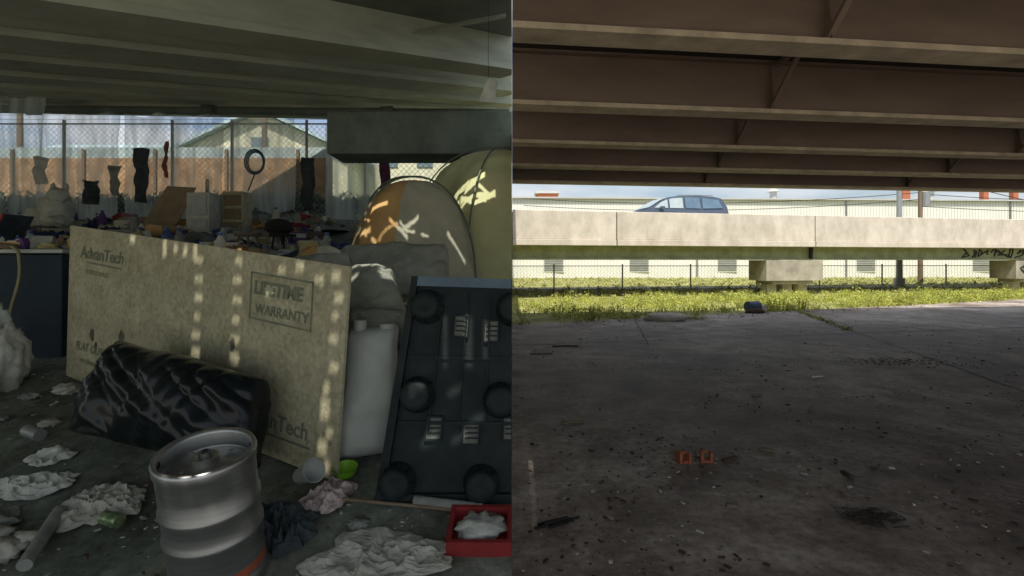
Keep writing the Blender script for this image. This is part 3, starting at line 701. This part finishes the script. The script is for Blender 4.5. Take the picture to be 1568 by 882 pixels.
z0=gz(4.7)
b.box((-5.1,5.0,z0+.45),(2.1,.6,.94),M_navy); b.box((-5.1,5.0,z0+.95),(2.16,.66,.035),M_top)
b.obj('dresser',bevel=.008)
b=B(); M_cord=mat('yellow_cord',(.28,.25,.14),.7)
b.tube([(-4.35+.03*math.sin(t*.6)+.0*t,4.6-.02*t*.3,z0+.95-.075*t) for t in range(13)],.013,M_cord)
b.tube([(-4.35,4.6,z0+.95),(-4.42,4.62,z0+.99),(-4.55,4.75,z0+.985)],.013,M_cord); b.obj('extension_cord')

# tents
M_t1=mat('tan_tent_fabric',(.52,.33,.13),.8,.15,3,bump=.2); M_t2=mat('grey_tent_fabric',(.42,.42,.32),.8,.16,3,bump=.25)
M_t3=mat('yellow_tent_fabric',(.56,.58,.32),.8,.12,2,bump=.2)
def tent(name,cx,cy,R,Ht,split,mA,mB,clip=None,rot=0):
    b=B(); nA,nB=96,34; vs=[]
    for j in range(nB+1):
        ph=j/nB*math.pi/2
        for i in range(nA):
            a=i/nA*2*math.pi; sq=1+.10*math.cos(4*a+math.pi)
            rr=R*sq*math.cos(ph)**.8; z=Ht*math.sin(ph)**.9
            sag=1-.13*(abs(math.cos(2*a))**1.2)*math.sin(2*ph)**.7
            x=cx+rr*sag*math.cos(a+rot); y=cy+rr*sag*math.sin(a+rot)
            nn=noise.noise(Vector((x*2,y*2,z*2)))*.06+abs(noise.noise(Vector((x*4+z*3,y*4,z*1.5))))*.07
            d_=Vector((math.cos(a+rot),math.sin(a+rot)))
            vs.append((x-nn*d_.x,y-nn*d_.y,z+gz(y)-abs(nn)*.4-.03))
    fa=[];fb=[]
    for j in range(nB):
        for i in range(nA):
            f=(j*nA+i,j*nA+(i+1)%nA,(j+1)*nA+(i+1)%nA,(j+1)*nA+i)
            a=(i/nA*2*math.pi+rot)%(2*math.pi)
            (fa if split(a,j/nB) else fb).append(f)
    b.add(vs,fa,mA,True); b.add(vs,fb,mB,True)
    for a0 in(math.pi/4,3*math.pi/4):
        pts=[]
        for t in range(33):
            ph=math.pi*t/32; s_=math.copysign(abs(math.cos(ph))**.8,math.cos(ph))*R*1.11
            x=cx+s_*math.cos(a0+rot); y=cy+s_*math.sin(a0+rot); pts.append((x,y,gz(y)+Ht*math.sin(ph)**.9+.02))
        b.tube(pts,.014,M_cap)
    b.obj(name,clipx=clip)
tent('dome_tent',-1.42,7.4,1.0,1.5,lambda a,v:(a>math.pi*.75 and a<math.pi*1.47) or v>.9,M_t1,M_t2,-0.004,.25)
tent('dome_tent',-.15,9.3,1.6,1.95,lambda a,v:True,M_t3,M_t3,-0.004,.5)

# camp clutter ------------------------------------------------------------
b=B(); b.box((-6.65,11.3,gz(11.3)+.5),(.48,.5,1.0),M_cloth_w); b.box((-6.65,11.03,gz(11.3)+.72),(.4,.03,.42),M_top); b.box((-6.65,11.03,gz(11.3)+.25),(.4,.03,.38),M_top); b.obj('white_cabinet',bevel=.02)
b=B(); b.box((-6.15,11.7,gz(11.7)+.5),(.46,.4,1.0),M_ply); 
for i in range(3): b.box((-6.15,11.48,gz(11.7)+.2+i*.3),(.38,.02,.24),M_wood)
b.obj('chest_of_drawers',bevel=.01)
b=B(); b.slab([(-8.6,12,gz(12)+.1),(-7.75,11.9,gz(12)+.05),(-7.5,12.4,gz(12)+1.15),(-8.25,12.5,gz(12)+1.2)],(0,.03,0),mat('brown_cardboard',(.3,.23,.15),.9,.2,4)); b.obj('cardboard_panel')
b=B()
b.blob((-10.5,12,2.75),(.35,.3,.38),M_cloth_w,.3,2,1); b.blob((-10.35,11.9,3.1),(.2,.2,.18),M_cloth_w,.25,2,5); b.blob((-10.85,11.9,2.6),(.2,.2,.25),M_cloth_w,.3,2,7); b.blob((-10.2,11.8,2.5),(.18,.3,.14),M_cloth_w,.3,2,9)
b.blob((-10.5,11.95,3.27),(.06,.05,.12),M_cloth_w,.1); b.blob((-10.2,11.95,3.27),(.06,.05,.12),M_cloth_w,.1); b.obj('stuffed_toy')
M_red=mat('red_paint',(.28,.03,.03),.5,.2,5); M_blue=mat('blue_plastic',(.05,.10,.25),.5,.2,5)
M_purp=mat('purple_fabric',(.12,.06,.2),.9,.2,5); M_yel=mat('straw_yellow',(.4,.34,.15),.8,.3,5); M_brn=mat('cardboard_brown',(.28,.19,.11),.9,.2,5); M_grn=mat('lime_plastic',(.22,.5,.03),.35,.1,5,bump=0)
b=B(); zc=gz(7.6)
for dy in(0,.45):
    b.cyl((-7.75,7.4+dy,zc),(-7.2,7.4+dy,zc+.95),.02,M_red); b.cyl((-7.2,7.4+dy,zc),(-7.7,7.4+dy,zc+.5),.02,M_red)
b.slab([(-7.75,7.4,zc+.48),(-7.35,7.4,zc+.45),(-7.35,7.85,zc+.45),(-7.75,7.85,zc+.48)],(0,0,.02),M_blue); b.slab([(-7.38,7.4,zc+.6),(-7.2,7.4,zc+.95),(-7.2,7.85,zc+.95),(-7.38,7.85,zc+.6)],(.02,0,0),M_dkcloth)
b.obj('folding_chair')
for (x,y,m) in((-3.95,9.0,M_dark),(-4.6,9.1,M_wood)):
    b=B(); zc=gz(y)
    b.cyl((x,y,zc+.42),(x,y,zc+.47),.22,m,n=20)
    for a in range(4): 
        t=a*math.pi/2+.5; b.cyl((x+.2*math.cos(t),y+.2*math.sin(t),zc),(x+.14*math.cos(t),y+.14*math.sin(t),zc+.42),.016,m,n=8)
    b.tube([(x+.18*math.cos(t*.4),y+.18*math.sin(t*.4),zc+.2) for t in range(17)],.01,m); b.obj('stool')
b=B(); x,y=-4.1,8.9; zc=gz(y); b.blob((x,y+.3,zc+.62),(.24,.22,.15),M_dark,.05); b.cyl((x,y+.3,zc+.56),(x,y+.3,zc+.6),.25,M_dark,n=20)
for a in range(3): t=a*2.1; b.cyl((x+.25*math.cos(t),y+.3+.25*math.sin(t),zc),(x+.1*math.cos(t),y+.3+.1*math.sin(t),zc+.5),.014,M_steel,n=6)
b.obj('kettle_grill')
random.seed(21)
M_trw=mat('dirty_white_junk',(.6,.6,.52),.8,.2,6)
b=B(); mats=[M_trw,M_trw,M_trw,M_cloth_w,M_cloth_g,M_dkcloth,M_brn,M_wood,M_red,M_blue,M_purp,M_yel,M_top,M_cloth_g,M_tub,M_ply,M_t1,M_cloth_g,M_trw]
def junk(b,x,y,s_,z=None):
    m=random.choice(mats); zc=gz(y) if z is None else z; t=random.random()
    if t<.3:
        Mr=Matrix.Rotation(random.uniform(0,6),4,'Z')@Matrix.Rotation(random.uniform(-.5,.5),4,'X'); sz=(s_*random.uniform(.5,1.5),s_*random.uniform(.4,1),s_*random.uniform(.3,1.2))
        b.box((x,y,zc+s_*.3),sz,m,Mr); b.box(Vector((x,y,zc+s_*.3))+Mr@Vector((0,0,sz[2]*.5+.004)),(sz[0]*1.04,sz[1]*.5,.008),random.choice(mats),Mr)
    elif t<.55: b.blob((x,y,zc+s_*.2),(s_*.8,s_*.6,s_*.35),m,.9,3,random.random()*50,3)
    elif t<.68:
        b.cyl((x,y,zc+.02),(x+random.uniform(-.04,.04),y,zc+s_*.9),s_*.22,m,n=10); b.cyl((x,y,zc+s_*.9),(x,y,zc+s_*1.1),s_*.18,m,r1=s_*.08,n=10); b.cyl((x,y,zc+s_*1.1),(x,y,zc+s_*1.22),s_*.09,M_blue,n=8)
    else: b.cloth((x,y,zc),s_*2.6,s_*2,m,amp=s_*.6,seed=random.random()*50,rot=random.uniform(0,3),ground=None,n=9)
for i in range(560):
    y=random.uniform(8.2,13.7); x=random.uniform(-1.02*y-.3,-.35*y) 
    junk(b,x,y,random.choice([.1,.15,.2,.3,.42]))
mounds=[(-3.5,6.4,1.3,.7,.62,M_cloth_g),(-2.3,6.0,.9,.6,.66,M_dkcloth),(-4.4,7.2,1.0,.7,.5,M_cloth_w),(-1.6,5.4,.7,.5,.5,M_cloth_g)]
for (x,y,a,bb,hh,m) in mounds: b.blob((x,y,gz(y)),(a,bb,hh),m,.3,3,x,4)
for i in range(210):
    (x,y,a,bb,hh,m)=random.choice(mounds); dx=random.uniform(-.95,.95);dy=random.uniform(-.9,.5)
    k_=max(0,1-dx*dx-dy*dy)**.5
    junk(b,x+dx*a,y+dy*bb,random.choice([.07,.1,.14,.2,.3]),gz(y)+hh*k_*.95-.04)
for i in range(60): junk(b,random.uniform(-3,-.3),random.uniform(5.2,6.3),random.uniform(.10,.24),gz(6)+random.uniform(-.1,.1))
for i in range(48): 
    x=random.uniform(-6.1,-4.1); junk(b,x,random.uniform(4.8,5.2),random.uniform(.04,.13),gz(4.7)+.968)
b.obj('rubbish_heap',clipx=-0.004)

# foreground litter ------------------------------------------------------------
def clo(name,x,y,w,d,m,amp,seed,rot=0):
    b=B(); b.cloth((x,y,0),w,d,m,amp=amp,seed=seed,rot=rot,ground=gz,n=26); b.obj(name,clipx=-0.004)
M_paper=mat('dirty_paper',(.44,.44,.37),.85,.15,7,bump=.3)
clo('crumpled_cloth',-2.62,2.85,.42,.2,M_cloth_w,.04,3,.15)
clo('crumpled_paper',-2.12,2.68,.42,.3,M_paper,.05,8,.1)
clo('crumpled_cloth',-2.6,2.52,.30,.25,M_cloth_g,.05,12,.6)
clo('crumpled_cloth',-.60,2.34,.55,.28,M_paper,.035,15,0)
clo('plastic_wrap',-1.12,2.5,.36,.3,M_dkcloth,.09,18,0)
clo('rag',-.98,2.74,.22,.26,mat('red_white_rag',(.3,.12,.11),.9,.8,14,c2=(.45,.38,.36)),.06,22,-.6)
clo('crumpled_cloth',-2.75,3.1,.2,.15,M_cloth_w,.05,25,.3)
b=B(); b.blob((-3.98,4.1,gz(4.1)+.2),(.13,.14,.26),M_cloth_w,.35,2.2,4,4); b.blob((-4.12,4.15,gz(4.1)+.3),(.14,.14,.32),M_tub,.3,2,14,4); b.blob((-3.93,3.8,gz(3.8)+.08),(.12,.14,.14),M_tub,.4,2.5,9,4); b.obj('plastic_carrier_bag')
b=B()
for (x,y,s_) in((-2.3,2.35,.09),(-2.42,2.45,.08),(-2.25,2.42,.07)): b.blob((x,y,gz(y)+.03),(s_,s_*.7,s_*.5),M_paper,.6,3.5,x*9)
b.obj('paper_wads')
b=B(); b.cyl((-2.0,2.56,gz(2.56)+.034),(-1.9,2.53,gz(2.53)+.034),.032,mat('green_can',(.05,.28,.08),.35,.6,25,metal=.5,bump=0,c2=(.3,.35,.2)),n=20); b.cyl((-2.004,2.561,gz(2.56)+.034),(-1.998,2.56,gz(2.56)+.034),.027,M_steel,n=20); b.obj('drink_can')
b=B(); b.cyl((-3.12,3.36,gz(3.36)+.04),(-2.98,3.3,gz(3.3)+.04),.038,M_steel,n=16); b.obj('drink_can')
b=B(); cup=Matrix.Translation((-1.15,2.84,gz(2.84)+.06))@Matrix.Rotation(1.0,4,'Y')@Matrix.Rotation(.5,4,'X')
b.lathe([(0,0),(.045,0),(.062,.13),(.066,.135),(.06,.13),(.043,.005),(0,.004)],M_top,cup,n=28); b.obj('paper_cup')
b=B(); b.lathe([(0,0),(.035,0),(.058,.025),(.068,.06),(.071,.062),(.066,.058),(.055,.028),(0,.006)],M_grn,Matrix.Translation((-.93,2.92,gz(2.92)+.012))@TILT,n=32); b.obj('green_bowl')
b=B(); b.cyl((-1.0,2.72,gz(2.72)+.03),(-.3,2.62,gz(2.62)+.03),.009,M_wood); b.obj('broom_handle')
b=B(); b.cyl((-.5,2.68,gz(2.68)+.035),(-.15,2.62,gz(2.62)+.035),.028,M_cloth_g); b.obj('pipe')
b=B(); zc=gz(2.45)-.02
for (dx,dy,sx,sy) in((0,-.12,.3,.022),(0,.12,.3,.022),(-.14,0,.022,.218),(.14,0,.022,.218)):
    o_=TILT@Vector((dx,dy,.045)); b.box((-.15+o_.x,2.5+o_.y,zc+o_.z),(sx,sy,.09),M_red,TILT)
b.box((-.15,2.5,zc+.02),(.26,.21,.03),M_red,TILT); b.blob((-.15,2.5,zc+.06),(.12,.1,.045),M_cloth_w,.5,3.5,2); b.obj('cooler_box',clipx=-0.004)
d=B(); random.seed(31)
ml=[M_pale,M_paper,M_dirt,M_wood,M_cloth_g,M_paper,M_brn]
for i in range(1500):
    y=random.uniform(1.9,5.2); x=random.uniform(-1.02*y,-.05)
    if noise.noise(Vector((x*1.5,y*1.5,9)))<random.uniform(-.4,.3): continue
    chip(d,x,y,gz(y),random.uniform(.006,.028),random.choice(ml))
for (x,y,s_) in((-3.4,4.0,.07),(-3.6,3.9,.05),(-3.1,3.5,.05),(-3.5,3.55,.05),(-2.6,2.3,.06),(-1.7,2.6,.04),(-.75,2.55,.04)): d.blob((x,y,gz(y)+s_*.3),(s_*1.3,s_,s_*.5),random.choice([M_paper,M_brn,M_cloth_g]),.8,3.5,x*7)
d.obj('litter')
b=B(); b.cyl((-2.25,2.6,gz(2.6)+.04),(-2.1,2.25,gz(2.25)+.04),.03,M_cloth_g); b.obj('cardboard_tube')
b=B(); b.cyl((-.3,6.6,5.2),(-.3,6.6,3.9),.004,M_dark,n=4); b.slab([(-.42,6.6,3.62),(-.22,6.58,3.6),(-.18,6.6,3.86),(-.3,6.6,3.92)],(0,.01,0),M_cloth_w); b.obj('hanging_sign')

# =========================================================== LIGHT / CAMERA
w=bpy.data.worlds.new('World'); scene.world=w; w.use_nodes=True
nt=w.node_tree; bg=nt.nodes['Background']; sk=nt.nodes.new('ShaderNodeTexSky'); sk.sky_type='NISHITA'; sk.sun_disc=False
sk.sun_elevation=math.asin(SUN.z); sk.sun_rotation=math.atan2(SUN.x,SUN.y); sk.dust_density=2.5
tc=nt.nodes.new('ShaderNodeTexCoord'); mp=nt.nodes.new('ShaderNodeMapping'); mp.inputs['Scale'].default_value=(1,1,3.5); nt.links.new(tc.outputs['Generated'],mp.inputs[0])
cn=nt.nodes.new('ShaderNodeTexNoise'); cn.inputs['Scale'].default_value=3.5; cn.inputs['Detail'].default_value=6; nt.links.new(mp.outputs[0],cn.inputs['Vector'])
cr=nt.nodes.new('ShaderNodeMapRange'); cr.inputs['From Min'].default_value=.42; cr.inputs['From Max'].default_value=.62; cr.inputs['To Max'].default_value=.85; nt.links.new(cn.outputs['Fac'],cr.inputs['Value'])
cm=nt.nodes.new('ShaderNodeMix'); cm.data_type='RGBA'; nt.links.new(cr.outputs[0],cm.inputs[0]); nt.links.new(sk.outputs[0],cm.inputs[6]); cm.inputs[7].default_value=(5.6,5.8,6.0,1)
nt.links.new(cm.outputs[2],bg.inputs[0]); bg.inputs[1].default_value=0.15
l=bpy.data.lights.new('sun','SUN'); l.energy=5.0; l.angle=math.radians(.5); l.color=(1,.94,.84)
lo_=bpy.data.objects.new('sun',l); lo_.rotation_euler=SUN.to_track_quat('Z','Y').to_euler(); scene.collection.objects.link(lo_)
cam=bpy.data.cameras.new('camera'); co=bpy.data.objects.new('camera',cam); scene.collection.objects.link(co)
co.location=(0,0,1.6); co.rotation_euler=(math.pi/2,0,0); cam.sensor_width=36; cam.lens=36*800/1568; cam.shift_y=-41/1568; cam.clip_end=6000; cam.clip_start=.05
scene.camera=co
scene.view_settings.view_transform='Standard'; scene.view_settings.look='None'; scene.view_settings.exposure=0
